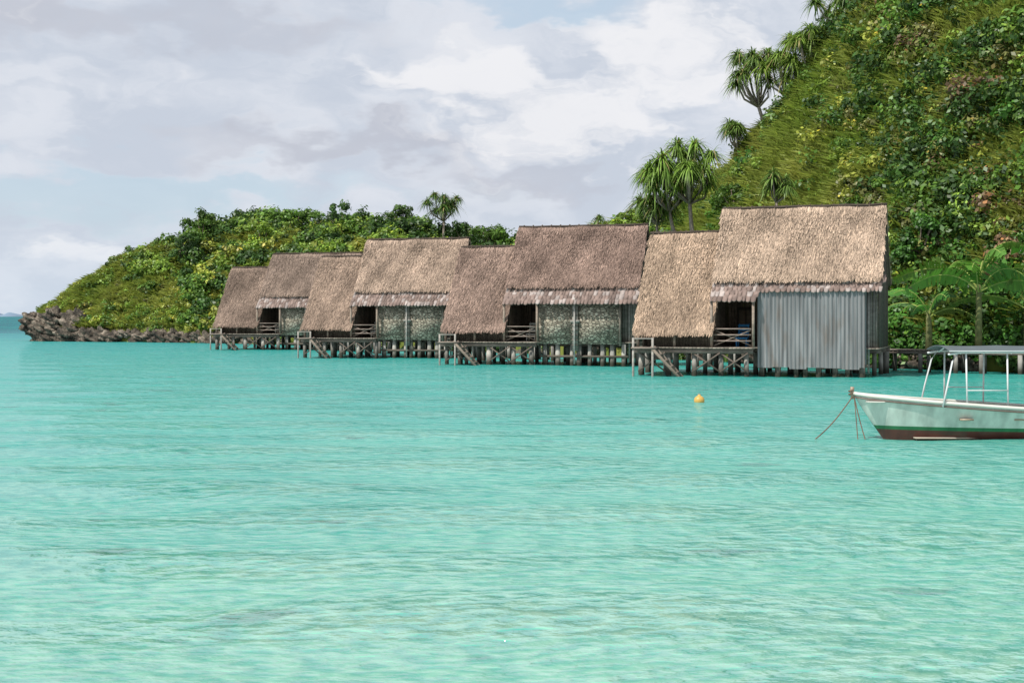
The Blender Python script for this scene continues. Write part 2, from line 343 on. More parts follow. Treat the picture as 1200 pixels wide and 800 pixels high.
p,rd,t=cat([scatter(140,8.0,10.8,.05,.40,['mid','light','dark','lush'],.9,1.9),
 scatter(260,8.0,11.2,.25,1.0,['mid','light','yel','olive','light'],.3,.9),
 scatter(90,8.2,10.8,.3,.98,['mid','dark','light','lush'],.9,1.8),
 scatter(60,7.6,9.2,.75,1.05,['mid','light','yel'],.8,1.5),
 scatter(70,9.0,11.2,.9,1.03,['mid','light','yel'],.6,1.4),
 scatter(190,10.0,11.3,.1,.85,['mid','dark','yel','olive','light'],.8,1.9),
 scatter(760,10.8,13.4,.08,1.0,['mid','dark','light','olive','brown','lush','yel','mid','dark','light'],.9,2.1),
 scatter(220,10.6,13.4,.2,.95,['dark','mid','dark'],1.6,2.9),
 scatter(90,13.2,14,.08,1,['mid','dark','light'],1.3,2.5)])
bushes('hillside_shrubs',p,rd,t,390,.30,nlobe=12)
p,rd,t=cat([scatter(230,9.4,13.4,.0,.16,['dark','lush','mid','lush'],.9,1.8,0),scatter(120,3.4,9.6,.0,.06,['mid','dark','light'],.7,1.4,0)])
bushes('shoreline_shrubs',p,rd,t,420,.3,nlobe=10)
def grass(name,n,u0,u1,v0,v1,L0,L1,wd,c1,c2):
    nt_=n//14; ut=rng.uniform(u0,u1,nt_); vt=rng.uniform(v0,v1,nt_); ti=rng.integers(0,nt_,n); ht=rng.uniform(.55,1.35,nt_); ct=rng.uniform(.7,1.3,nt_)
    u=ut[ti]+rng.normal(0,.02,n); v=vt[ti]+rng.normal(0,.005,n); p=terr(u,v)
    d=np.stack([rng.normal(-.3,.4,n),rng.normal(-.35,.4,n),rng.uniform(.5,1,n)],1); d/=np.linalg.norm(d,axis=1)[:,None]
    l=(rng.uniform(L0,L1,n)*ht[ti])[:,None]; s=np.cross(d,np.array([-.35,-.55,.6])+rng.normal(0,.3,(n,3))); s/=np.linalg.norm(s,axis=1)[:,None]; w_=wd*rng.uniform(.6,1.4,n)[:,None]
    m=p+d*l*.55; tip=m+(d*np.array([1.3,1.3,.25]))*l*.55
    V=np.stack([p-s*w_,p+s*w_,m+s*w_*.8,tip,m-s*w_*.8],1).reshape(-1,3)
    Fq=np.arange(n*5).reshape(n,5)
    k=(.5+.5*np.sin(.5*p[:,0]+.3*p[:,1])*np.sin(.23*p[:,1]-.4*p[:,0]+1))[:,None]*.7+rng.uniform(0,.3,(n,1))
    col=(np.array(c1)*(1-k)+np.array(c2)*k)*rng.uniform(.7,1.3,(n,1))*ct[ti][:,None]
    return new_mesh(name,V,Fq,np.repeat(col,5,axis=0),M_grass)
grass('hillside_grass',170000,7.5,12.0,.03,1.03,.6,1.5,.05,(.19,.30,.038),(.42,.43,.10))
grass('headland_grass',70000,.05,4,.05,1.03,.5,1.2,.08,(.20,.29,.04),(.40,.41,.09))
# ------------------------------------------------------------------ shore rocks
def rocks(name,items):
    import bmesh
    Vs=[];Fs=[];n=0
    bm=bmesh.new(); bmesh.ops.create_icosphere(bm,subdivisions=4,radius=1); bm.verts.ensure_lookup_table()
    bv=np.array([v.co[:] for v in bm.verts]); bf=np.array([[v.index for v in f.verts] for f in bm.faces]); bm.free()
    for (x,y,z,r,sz) in items:
        o=rng.uniform(0,20,3)
        q=bv*1.0
        nn=1+.3*np.sin(q[:,0]*3+o[0]+2*q[:,2])*np.sin(q[:,1]*3.5+o[1])+.2*np.sin(q[:,2]*7+o[2]+q[:,0]*4)+.16*np.abs(np.sin(q[:,0]*9+o[1])*np.sin(q[:,1]*10+q[:,2]*9))+.1*np.sin(q[:,0]*21+o[2])*np.sin(q[:,2]*19+o[0])+rng.normal(0,.03,len(q))
        q=q*nn[:,None]*np.array([r,r*rng.uniform(.7,1.1),r*sz])+np.array([x,y,z])
        Vs.append(q);Fs.append(bf+n);n+=len(q)
    return new_mesh(name,np.concatenate(Vs),np.concatenate(Fs),None,M_rock)
it=[]
for i in range(115):
    u=rng.uniform(0,3.7); tall=1.0 if u<1.1 else .33
    h=rng.uniform(0,1); vv=.03+.09*h*tall; q=terr(np.array([u]),np.array([vv]))[0]
    it.append((q[0]+rng.uniform(-.5,.5),q[1]-rng.uniform(0,.8),h*3.0*tall+.1,rng.uniform(.5,1.2)*(1 if u<1.1 else .7),rng.uniform(.55,1.0)))
for i in range(18):
    a_=rng.uniform(0,1); it.append((-58.8+a_*5,171.6-a_*4+rng.uniform(-.5,2),rng.uniform(.1,3.0),rng.uniform(.6,1.0),.8))
rocks('shore_rocks',it)
it=[]
for i in range(60):
    u=rng.uniform(3.6,12.5); q=terr(np.array([u]),np.array([rng.uniform(0,.03)]))[0]
    it.append((q[0],q[1]-.5,rng.uniform(-.1,.5),rng.uniform(.3,.8),.7))
rocks('shore_boulders',it)
M_conc2=attr_mat('distant_land',1,0,.01,.1)
def isle(x0,x1,y,h):
    n=60; V=[];Fs=[]
    for i in range(n):
        t=i/(n-1); x=x0+(x1-x0)*t; z=h*(math.sin(math.pi*t)**.6)*(.55+.3*math.sin(t*9+x0)+.2*math.sin(t*23))+.2
        V+=[(x,y-60,-1),(x,y,max(z,.1)),(x,y+200,-1)]
    for i in range(n-1):
        a_=i*3; Fs+=[(a_,a_+3,a_+4,a_+1),(a_+1,a_+4,a_+5,a_+2)]
    m=MB(); m.add(V,Fs,(.17,.24,.32)); return m.build('distant_island',M_conc2)  # bluish land colour has aerial haze painted in
isle(-2000,-1735,5000,42); isle(-1790,-1690,5200,26)
# ------------------------------------------------------------------ bungalows
def slope_slab(x0,x1,zr,run,ze,side,tint,thick=.22,seed=0):
    nx,ny=34,22; rs=np.random.default_rng(seed)
    xs=np.linspace(x0,x1,nx); ts=np.linspace(0,1,ny)
    Xg,Tg=np.meshgrid(xs,ts,indexing='ij')
    sl=math.hypot(run,zr-ze); nrm=np.array([0,side*(zr-ze)/sl,run/sl])
    ph=rs.uniform(0,6)
    wv=.045*np.sin(Xg*1.3+ph)*np.sin(Tg*6+ph)+.03*np.sin(Xg*3.1+2*ph+Tg*5)+rs.normal(0,.012,Xg.shape)-.07*np.sin(np.pi*Tg)
    top=np.stack([Xg+rs.normal(0,.02,Xg.shape),side*run*Tg+nrm[1]*(wv+thick),zr+(ze-zr)*Tg+nrm[2]*(wv+thick)-thick*.4],-1)
    bot=np.stack([Xg,side*run*Tg,zr+(ze-zr)*Tg-thick*.4],-1)
    V=np.concatenate([top.reshape(-1,3),bot.reshape(-1,3)]); o=nx*ny; idx=np.arange(o).reshape(nx,ny)
    Fs=[np.stack([idx[:-1,:-1],idx[1:,:-1],idx[1:,1:],idx[:-1,1:]],-1).reshape(-1,4)]
    Fs.append(Fs[0][:,::-1]+o)
    for e in (idx[0,:],idx[-1,:],idx[:,0],idx[:,-1]):
        Fs.append(np.stack([e[:-1],e[1:],e[1:]+o,e[:-1]+o],-1))
    col=np.array(tint)*rs.uniform(.85,1.1,(len(V),1))*.8
    area=(x1-x0)*sl; n=int(area*(420 if side<0 else 60))
    course=rs.integers(0,int(sl/.3)+1,n)*.3+rs.normal(0,.05,n)
    s0=np.clip(course/sl,0,1.0-.25/sl); x=rs.uniform(x0-.04,x1+.04,n); ln=rs.uniform(.25,.55,n); w_=rs.uniform(.010,.026,n)
    lift0=rs.uniform(-.02,.02,n); lift1=rs.uniform(.01,.075,n)
    wv=.045*np.sin(x*1.3+ph)*np.sin(s0*6+ph)+.03*np.sin(x*3.1+2*ph+s0*5)-.07*np.sin(np.pi*s0)+thick
    def pt(x,s,h): return np.stack([x,side*run*s+nrm[1]*(h+wv),zr+(ze-zr)*s+nrm[2]*(h+wv)-thick*.4],-1)
    dx=rs.normal(0,.05,n); s1=s0+ln/sl
    A=pt(x-w_,s0,lift0);B=pt(x+w_,s0,lift0);C=pt(x+dx+w_*.7,s1,lift1);D=pt(x+dx-w_*.7,s1,lift1)
    SV=np.stack([A,B,C,D],1).reshape(-1,3); SF=np.arange(4*n).reshape(n,4)+len(V)
    patch=1+.18*np.sin(x*1.1+ph)*np.sin(s0*5+2*ph)+.12*np.sin(x*2.7+s0*9)*np.sin(x*.9+ph)
    patch*=1+.16*np.sin(s0*sl/.3*6.283)*np.clip(.6+.6*np.sin(x*.8+ph),0,1)
    k=rs.uniform(0,1,n)
    sc=np.array(tint)*(rs.uniform(.72,1.28,n)*patch)[:,None]
    sc=np.where((k<.14)[:,None],sc*.5,sc); sc=np.where((k>.92)[:,None],sc*np.array([1.3,1.28,1.25]),sc)
    return np.concatenate([V,SV]),np.concatenate(Fs+[SF]),np.concatenate([col,np.repeat(sc,4,axis=0)])
def join(parts):
    Vs=[];Fs=[];Cs=[];n=0
    for v,f,c in parts: Vs.append(v);Fs.append(f+n);Cs.append(c);n+=len(v)
    return np.concatenate(Vs),np.concatenate(Fs),np.concatenate(Cs)
def bungalow(cx,cy,th,kind,tm,tw,sx=1,seed=1):
    E=empty('stilt_bungalow',(cx,cy,0),-math.radians(th),(sx,1,1)); rd_=random.Random(seed)
    V,Fq,C=join([slope_slab(-4.15,4.1,8.5,2.5,4.8,-1,tm,seed=seed),slope_slab(-4.15,4.1,8.5,2.6,4.65,1,tm,seed=seed+1)])
    new_mesh('main_thatch_roof',V,Fq,C,M_thatch,E)
    V,Fq,C=join([slope_slab(-8.05,-4.0,7.3,3.5,2.1,-1,tw,seed=seed+2),slope_slab(-8.05,-4.0,7.3,3.5,2.1,1,tw,seed=seed+3)])
    new_mesh('wing_thatch_roof',V,Fq,C,M_thatch,E)
    m=MB()
    for x0,x1,z in ((-4.2,4.15,8.6),(-8.1,-4.0,7.4)):
        pts=[(x0+(x1-x0)*i/8,rd_.uniform(-.03,.03),z+rd_.uniform(-.02,.02)) for i in range(9)]
        m.tube(pts,.085,6,(.06,.045,.035))
        for i in range(14):
            x=x0+(x1-x0)*(i+.5)/14; m.beam((x,-.28,z-.28),(x+.04,.06,z+.10),.05,.05,(.1,.07,.05)); m.beam((x,.28,z-.28),(x+.04,-.06,z+.10),.05,.05,(.1,.07,.05))
    m.build('ridge_poles',M_wood,E)
    m=MB(); xr=4.1; rows=5
    for k in range(rows):
        t0=k/rows; x=-4.2
        while x<xr:
            ww=rd_.uniform(.16,.3)
            sc_=1 if (kind!='metal' or x<-1.9) else .62
            y0=-2.2-1.2*t0*sc_; z0=4.98-1.22*t0*sc_; y1=y0-1.3/rows*sc_-.05; z1=z0-1.32/rows*sc_-.04+rd_.uniform(-.03,.03)
            c=rd_.uniform(.7,1.3); q=rd_.random(); base=(.20*c,.145*c,.125*c) if q<.75 else (.31*c,.26*c,.24*c)
            m.add([(x,y0,z0+.05),(x+ww,y0,z0+.05),(x+ww-.02,y1,z1+.06),(x+ww/2,y1-.04,z1+.01),(x+.02,y1,z1+.06),(x,y0,z0),(x+ww,y0,z0),(x+ww-.02,y1,z1),(x+ww/2,y1-.04,z1-.04),(x+.02,y1,z1)],
              [(0,4,3,2,1),(5,6,7,8,9),(4,9,8,3),(3,8,7,2),(0,5,9,4),(1,2,7,6)],base)
            x+=ww
    m.build('shingle_skirt_roof',M_shing,E)
    m=MB(); gy=(.2,.185,.165)
    x=-8.15
    while x<4.0:
        c=rd_.uniform(.7,1.3); xe=min(x+.2,4.0); y0=-3.75 if x<-1.95 else -2.7
        m.box(x,xe-.015,y0,3.8,1.36,1.42,(.25*c,.22*c,.18*c)); x+=.2
    for y in (-3.6,-1,1.5,3.6):
        m.box(-8.1,-1.97 if y<-3 else 3.95,y-.07,y+.07,1.12,1.355,(.16,.13,.11))
    m.build('deck',M_wood,E)
    m=MB()
    def planks(x0,x1,y,z0,z1,c0,st=.16):
        x=x0
        while x<x1-.01:
            c=rd_.uniform(.75,1.25); xe=min(x+st,x1); m.box(x,xe-.012,y-.03+rd_.uniform(-.006,.006),y+.03,z0,z1,tuple(q*c for q in c0)); x+=st
    def planksY(x,y0,y1,z0f,z1f,c0,st=.16):
        y=y0
        while y<y1-.01:
            c=rd_.uniform(.75,1.25); ye=min(y+st,y1); zt=min(z1f(y),z1f(ye)); m.box(x-.03,x+.03+rd_.uniform(-.006,.006),y,ye-.012,z0f,zt,tuple(q*c for q in c0)); y+=st
    planks(-1.8,3.9,-2.2,1.43,4.6,gy); planks(-7.8,3.9,3.0,1.43,3.2,gy)
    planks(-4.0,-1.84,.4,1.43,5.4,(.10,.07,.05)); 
    fm=lambda y: 8.5-1.5*abs(y)-.2; fw=lambda y: 7.3-1.5*abs(y)-.2
    planksY(3.93,-2.15,2.5,1.43,fm,(.10,.085,.07)); planksY(-1.8,-2.15,.35,1.43,fm,(.12,.09,.07)); planksY(-4.02,-2.4,2.5,5.0,fm,(.12,.09,.07))
    planksY(-7.75,-2.9,2.9,1.43,fw,(.17,.14,.11)); planksY(-4.1,-2.35,2.9,1.43,lambda y:5.0,(.12,.09,.07))
    planks(-7.7,-4.15,-2.4,1.43,3.4,(.16,.13,.10))
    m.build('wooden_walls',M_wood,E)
    m=MB()
    for x in (-7.9,-6,-4.1,-2.0):
        m.box(x-.06,x+.06,-3.4,-3.28,1.43,2.35 if x<-4.2 else 3.75,(.25,.2,.16))
    for z in (1.75,2.05,2.35): m.box(-4.0,-2.1,-3.37,-3.31,z-.03,z+.03,(.25,.2,.17))
    m.beam((-4.0,-3.3,1.5),(-2.1,-3.3,2.3),.04,.05,(.22,.18,.15)); m.beam((-4.0,-3.26,2.3),(-2.1,-3.26,1.5),.04,.05,(.22,.18,.15))
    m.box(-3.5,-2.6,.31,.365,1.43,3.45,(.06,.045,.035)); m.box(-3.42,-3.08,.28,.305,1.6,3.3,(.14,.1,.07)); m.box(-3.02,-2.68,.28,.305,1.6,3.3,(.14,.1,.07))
    bl=(.04,.2,.42) if kind=='metal' else (.5,.48,.43)
    m.box(-3.2,-2.6,-1.8,-1.2,1.82,1.9,bl); m.beam((-3.15,-1.2,1.85),(-3.15,-.95,2.6),.05,.06,bl); m.beam((-2.65,-1.2,1.85),(-2.65,-.95,2.6),.05,.06,bl)
    for z in (2.1,2.3,2.5): m.box(-3.18,-2.62,-1.1-(2.6-z)*.2,-1.06-(2.6-z)*.2,z-.06,z+.06,bl)
    for x in (-3.15,-2.65):
        for y in (-1.75,-1.25): m.box(x-.03,x+.03,y-.03,y+.03,1.43,1.82,bl)
    m.box(3.42,3.52,-2.36,-2.24,.2,4.45,(.26,.24,.22))
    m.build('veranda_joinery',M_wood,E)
    m=MB(); 
    for y in (-3.4,-1.1,1.5,3.5):
        for x in (-7.8,-6.4,-5,-3.6,-2.2,-.6,.9,2.3,3.7):
            if y<-3 and x>-2: continue
            xx=x+rd_.uniform(-.15,.15); c=rd_.uniform(.55,1.35)*.26; rr=rd_.uniform(.11,.17)
            m.tube([(xx,y,-1.5),(xx+rd_.uniform(-.05,.05),y,1.13)],[rr*1.05,rr],10,(c,c*.95,c*.85))
    for x in (-1.7,-.9,0,.45,1.1,1.9,2.5,3.2):
        c=rd_.uniform(.8,1.3)*.28; rr=rd_.uniform(.12,.16); m.tube([(x,-2.62,-1.5),(x,-2.62,1.3)],rr,10,(c,c*.97,c*.87))
    m.build('stilts',M_conc,E,True)
    m=MB()
    for x0,x1 in ((-7.8,-6.4),(-5,-3.6),(-3.6,-2.2)):
        m.beam((x0,-3.62,1.15),(x1,-3.62,.2),.05,.07,(.14,.11,.09)); m.beam((x0,-3.7,.2),(x1,-3.7,1.15),.05,.07,(.14,.11,.09))
    for y in (-4.0,-4.7): m.beam((-6.9,y,1.45),(-4.9,y,-.6),.06,.14,(.18,.15,.12))
    for i in range(7):
        t=(i+.3)/7; x=-6.9+2*t; z=1.45-2.05*t; m.box(x-.12,x+.12,-4.66,-4.04,z-.02,z+.03,(.22,.18,.15))
    m.box(-7.9,-6.7,-4.75,-3.76,1.35,1.42,(.22,.18,.15))
    for x in (-7.8,-6.8): m.tube([(x,-4.65,-1.2),(x,-4.65,1.9)],.06,8,(.3,.28,.25))
    m.beam((-7.8,-4.65,1.86),(-6.8,-4.65,1.86),.05,.06,(.3,.27,.24))
    m.beam((-2,-2.75,.55),(3.5,-2.75,.55),.08,.14,(.12,.1,.08))
    m.build('stairs_and_braces',M_wood,E)
    if kind=='metal':
        n=300; xs=np.linspace(-1.85,3.35,n); V=[];Fs=[]
        for i,x in enumerate(xs):
            yy=-2.92+.03*math.sin(x*2*math.pi/.2)+(.02 if (int((x+2)/.85)%2) else 0)
            zb=.42+.05*math.sin(int((x+2)/.85)*2.3); zt=4.22+.03*math.sin(int((x+2)/.85)*4)
            V+=[(x,yy,zb),(x,yy,zt)]
        for i in range(n-1): Fs.append((2*i,2*i+2,2*i+3,2*i+1))
        o=len(V)
        for yv in np.linspace(-2.9,-2.24,24): 
            V+=[(3.37+.02*math.sin(yv*27),yv,.5),(3.37+.02*math.sin(yv*27),yv,4.2),(-1.87+.02*math.sin(yv*27),yv,.5),(-1.87+.02*math.sin(yv*27),yv,4.2)]
        for i in range(23):
            a_=o+4*i; Fs+=[(a_,a_+4,a_+5,a_+1),(a_+2,a_+6,a_+7,a_+3)]
        new_mesh('corrugated_metal_screen',V,Fs,None,M_metal,E)
        m=MB()
        for z in (.7,2.4,4.0): m.box(-1.8,3.3,-2.86,-2.8,z-.05,z+.05,(.2,.16,.12))
        m.build('screen_battens',M_wood,E)
    else:
        m=MB()
        for x0,x1,zb in ((-2.0,.1,1.3),(.5,3.0,1.3)):
            m.box(x0,x1,-2.98,-2.84,zb,4.05)
        m.box(-2.0,-1.86,-2.83,-2.25,1.43,4.05); m.box(2.86,3.0,-2.83,-2.25,1.43,4.05)
        m.build('pebble_wall_panels',M_pebble,E)
        m=MB(); m.box(.13,.47,-3.1,-2.8,.9,4.0,(.25,.23,.2)); m.box(.02,.58,-3.16,-2.75,2.6,2.75,(.3,.28,.25)); 
        for i in range(9): m.box(.1,.5,-3.14,-3.105,1.2+i*.3,1.26+i*.3,(.14,.12,.1))
        m.tube([(.3,-3.2,.1),(.3,-3.2,4.1)],.05,8,(.4,.38,.35))
        for x in (-2.06,3.06): m.box(x-.05,x+.05,-3.0,-2.82,1.2,4.1,(.2,.17,.14))
        m.build('screen_pillar',M_wood,E)
    return E
bungalow(15.0,73.05,20,'metal',(.38,.285,.215),(.355,.26,.19),1,11)
bungalow(4.45,88.6,18,'pebble',(.235,.165,.135),(.26,.185,.15),1,23)
bungalow(-6.8,103.7,17,'pebble',(.355,.265,.205),(.30,.22,.17),.95,37)
bungalow(-17.4,127.5,17,'pebble',(.24,.18,.145),(.23,.17,.135),1.05,51)
# walkway along the shore
m=MB(); mc=MB()
path=[(-21,134),(-10,113),(2,97),(12,84.5),(19,78.2),(24.5,74),(38,67.5)]
for i in range(len(path)-1):
    a_=Vector((*path[i],1.15)); b_=Vector((*path[i+1],1.15)); Ln=(b_-a_).length; d=(b_-a_).normalized(); e=Vector((-d.y,d.x,0))
    nn=int(Ln/.25)
    for k in range(nn):
        c=random.uniform(.7,1.25); p0=a_+d*(k*Ln/nn); p1=a_+d*((k+.9)*Ln/nn)
        v=[p0-e*.7,p0+e*.7,p1+e*.7,p1-e*.7]; v=v+[q+Vector((0,0,.06)) for q in v]
        m.add(v,[(3,2,1,0),(4,5,6,7),(0,1,5,4),(1,2,6,5),(2,3,7,6),(3,0,4,7)],(.18*c,.15*c,.13*c))
    for s_ in (-.6,.6):
        m.beam(a_+e*s_-Vector((0,0,.09)),b_+e*s_-Vector((0,0,.09)),.1,.16,(.16,.13,.11))
        k=0
        while k<Ln:
            p=a_+d*k+e*s_; c=random.uniform(.15,.35); mc.tube([(p.x,p.y,-1.5),(p.x,p.y,1.0)],.12,8,(c,c*.96,c*.88)); 
            k+=1.9
WK=empty('boardwalk'); m.build('planks',M_wood,WK); mc.build('walkway_stilts',M_conc,WK,True)
# ------------------------------------------------------------------ trees
def strips(base,dirs,Ls,wd,droop,cols,nseg=5,fold=.0):
    n=len(base); Vs=[]
    hz=np.cross(dirs,np.array([0,0,1.0])); hz/=np.maximum(np.linalg.norm(hz,axis=1),.01)[:,None]
    for k in range(nseg+1):
        s=k/nseg; c=base+dirs*(Ls*s)[:,None]; c[:,2]-=droop*Ls*s**2.2
        ww=wd*(1-s**2.5)*(.5+.5*min(1,s*4)); 
        Vs+=[c-hz*ww[:,None],c+hz*ww[:,None]]
    V=np.stack(Vs,1); k2=2*(nseg+1); base_i=(np.arange(n)*k2)[:,None,None]
    q=np.array([[2*i,2*i+1,2*i+3,2*i+2] for i in range(nseg)])[None]
    return V.reshape(-1,3),(base_i+q).reshape(-1,4),np.repeat(cols,k2,axis=0)
def pandanus(x,y,z,h,lean=(0,0),heads=6,ls=1.2,spread=1.5,sd_=0,tint=(.12,.2,.04)):
    rs=random.Random(sd_); E=empty('pandanus_tree',(x,y,z)); m=MB(); bark=(.26,.22,.18)
    fork=Vector((lean[0]*.6,lean[1]*.6,h*.45)); r0=.045*h**.6+.03
    m.tube([(0,0,-.8),(lean[0]*.15,lean[1]*.15,h*.15),(lean[0]*.4,lean[1]*.4,h*.3),fork],[r0*1.2,r0,r0*.85,r0*.75],8,bark)
    parts=[]
    for i in range(heads):
        a_=2*math.pi*i/heads+rs.uniform(-.4,.4); q=rs.uniform(.2,1.05)*spread; top=Vector((lean[0]+math.cos(a_)*q,lean[1]+math.sin(a_)*q,h*rs.uniform(.66,1.0)+ (spread-q)*.25))
        mid=(fork+top)/2+Vector((math.cos(a_)*.25*q,math.sin(a_)*.25*q,-.08*h*.5))
        m.tube([fork,mid,top],[r0*.6,r0*.5,r0*.4],6,bark)
        n=125; d=rnd_unit(n); d[:,2]=np.abs(d[:,2])*1.1-.25; d/=np.linalg.norm(d,axis=1)[:,None]
        cols=np.array(tint)*rng.uniform(.5,1.6,(n,1)); yel=rng.random(n)<.10; cols[yel]=(.33,.28,.11)
        parts.append(strips(np.repeat([list(top)],n,0)+rng.normal(0,.08,(n,3)),d,ls*rs.uniform(.7,1.0)*rng.uniform(.5,1.15,n),.055*np.ones(n),rng.uniform(.4,1.1,n),cols))
    m.build('trunk_and_limbs',M_bark,E,True); V,Fq,C=join(parts); new_mesh('leaf_rosettes',V,Fq,C,M_leaf,E)
def at(px,py,Y): return ((px-600)/F*Y, Y, HC+(370-py)/F*Y)
def pand(px,pyb,pyt,Y,leanpx=0,**k):
    b=at(px,pyb,Y); h=(pyb-pyt)/F*Y; pandanus(b[0],b[1],b[2],h,(leanpx/F*Y,0),**k)
pand(906,178,62,120,-28,heads=12,ls=1.8,spread=1.9,sd_=1)
pand(868,205,141,121,-6,heads=8,ls=1.5,spread=1.1,sd_=2)
pand(925,150,66,118,-8,heads=9,ls=1.8,spread=1.7,sd_=3,tint=(.18,.28,.045))
pand(955,128,38,116,-8,heads=13,ls=1.9,spread=2.2,sd_=4,tint=(.18,.28,.045))
pand(812,290,176,104,-6,heads=15,ls=2.0,spread=2.1,sd_=5,tint=(.17,.28,.045))
pand(793,290,198,105,-14,heads=14,ls=1.9,spread=1.8,sd_=6,tint=(.15,.26,.04))
pand(770,290,232,106,0,heads=8,ls=1.6,spread=1.3,sd_=16)
pand(1000,62,-8,112,-10,heads=9,ls=1.8,spread=2.2,sd_=7)
pand(1022,50,-12,111,5,heads=8,ls=1.8,spread=1.8,sd_=8)
pand(1062,140,52,100,0,heads=10,ls=1.7,spread=1.8,sd_=9,tint=(.2,.3,.05))
pand(1098,120,40,101,0,heads=8,ls=1.7,spread=1.6,sd_=19,tint=(.1,.17,.035))
pand(1040,75,10,106,0,heads=8,ls=1.6,spread=1.6,sd_=20)
pand(985,110,62,112,0,heads=6,ls=1.4,spread=1.2,sd_=21,tint=(.16,.25,.04))
pand(910,265,205,98,0,heads=6,ls=1.3,spread=1.2,sd_=10)
pand(1150,95,15,103,0,heads=8,ls=1.7,spread=1.6,sd_=22,tint=(.1,.17,.035))
pand(697,300,255,135,0,heads=3,ls=1.2,spread=.6,sd_=11)
pand(520,285,228,160,0,heads=10,ls=1.7,spread=1.9,sd_=12,tint=(.08,.15,.03))
pand(1180,170,75,98,0,heads=7,ls=1.6,spread=1.5,sd_=13,tint=(.1,.18,.035))
def leafy(px,pyb,pyt,Y,rad,tint,sd_,nl=4200):
    b=at(px,pyb,Y); h=(pyb-pyt)/F*Y; rs=random.Random(sd_); E=empty('broadleaf_tree',b); m=MB(); bark=(.16,.13,.1)
    m.tube([(0,0,-.8),(.1,0,h*.25),(0,.1,h*.5)],[.2,.16,.12],8,bark); P_=[];R_=[];T_=[]
    for i in range(14):
        a_=rs.uniform(0,6.28); q=rs.uniform(.1,1)*rad*.85; tp=(math.cos(a_)*q,math.sin(a_)*q,h*rs.uniform(.3,.86)-.25*q)
        m.tube([(0,.1,h*.3),(tp[0]*.5,tp[1]*.5,h*.42),tp],[.09,.06,.03],6,bark); P_.append(tp); R_.append(rad*rs.uniform(.3,.55)); T_.append(np.array(tint)*rs.uniform(.65,1.4))
    m.build('trunk_and_limbs',M_bark,E,True); bushes('crown',P_,R_,T_,nl//14,.34,E,.85,6,None,-.45)
leafy(235,300,241,176,3.2,G['mid'],1); leafy(262,298,240,178,3.0,G['dark'],2); leafy(352,292,236,176,2.8,G['mid'],3)
leafy(405,292,232,172,3.4,G['dark'],4); leafy(475,290,233,168,2.8,(.06,.11,.025),5); leafy(545,300,256,158,2.4,G['dark'],6)
leafy(578,302,258,152,2.6,G['mid'],7); leafy(160,322,280,180,1.5,G['mid'],8,1500); leafy(750,300,230,128,2.8,G['mid'],9); leafy(735,300,234,126,2.4,G['light'],10)
leafy(1175,250,150,92,2.8,G['dark'],11,6500); leafy(1105,235,160,94,2.4,G['dark'],12,6000); leafy(1075,330,235,84,1.9,G['lush'],13,5000); leafy(1190,120,15,102,3,G['dark'],14,6000); leafy(310,310,250,172,2.8,G['light'],15); leafy(215,320,265,172,2.4,G['dark'],16)
leafy(1130,200,110,96,2.6,G['dark'],17,6000); leafy(1100,310,225,88,2.2,G['dark'],18,6000); leafy(1190,320,235,84,2.2,G['dark'],19,6000); leafy(1140,60,-25,106,2.8,G['mid'],20,6000)
leafy(1050,270,185,92,2.2,G['mid'],21,5000); leafy(860,262,208,112,2.2,G['mid'],22,4000)
# banana plants
def banana(x,y,z,h,nl,ls,sd_):
    rs=random.Random(sd_); E=empty('banana_plant',(x,y,z)); m=MB(); m.tube([(0,0,-.5),(.03,0,h*.2),(0,0,h*.42)],[.2,.17,.12],8,(.14,.15,.06))
    ml=MB()
    for i in range(nl):
        a_=2*math.pi*i*.382+rs.uniform(-.25,.25); up=rs.uniform(.6,2.4) if i else 4.5; d=Vector((math.cos(a_),math.sin(a_),up)).normalized(); Ln=ls*rs.uniform(.8,1.1)
        rad_=Vector((math.cos(a_),math.sin(a_),0)); base=Vector((0,0,h*rs.uniform(.3,.42))); ns=32; pts=[]
        for k in range(ns+1):
            s=k/ns; p=base+d*(Ln*s)+rad_*Ln*.25*s*s; p.z-=Ln*.62*s**2.4; pts.append(p)
        m.tube(pts[::3],[.045*(1-.75*j/10) for j in range(len(pts[::3]))],6,(.32,.38,.10))
        roll=rs.choice((-1,1))*rs.uniform(.3,1.2)
        col=[q*rs.uniform(.7,1.35) for q in (.085,.19,.03)]
        tear=1.0
        for k in range(5,ns):
            if rs.random()<.12: continue
            p0,p1=pts[k],pts[k+1]; ax=(p1-p0).normalized(); hz0=ax.cross(Vector((0,0,1))).normalized(); up0=hz0.cross(ax).normalized()
            s=(k-5)/(ns-5); ww=.36*math.sin(math.pi*min(1,s*.86+.12))**.55*ls/3.4
            for sg in (-1,1):
                if rs.random()<.2: tear=rs.uniform(.75,1.05)
                hz=(hz0*math.cos(roll)+up0*math.sin(roll)); nr_=(up0*math.cos(roll)-hz0*math.sin(roll))
                w1=ww*tear; dr=hz*sg*w1-nr_*((.3+rs.uniform(-.1,.25))*w1)
                c=rs.uniform(.8,1.2)
                ml.add([p0,p1,p1+dr,p0+dr+(p1-p0)*.2],[(0,1,2,3)],tuple(q*c for q in col))
    m.build('pseudostem',M_bark,E,True); ml.build('broad_leaves',M_leaf,E)
banana(24.4,74.4,1.8,7.2,14,5.0,1); banana(27.0,74.6,1.6,5.6,11,4.0,2); banana(22.2,75.8,1.4,4.4,10,3.2,3)
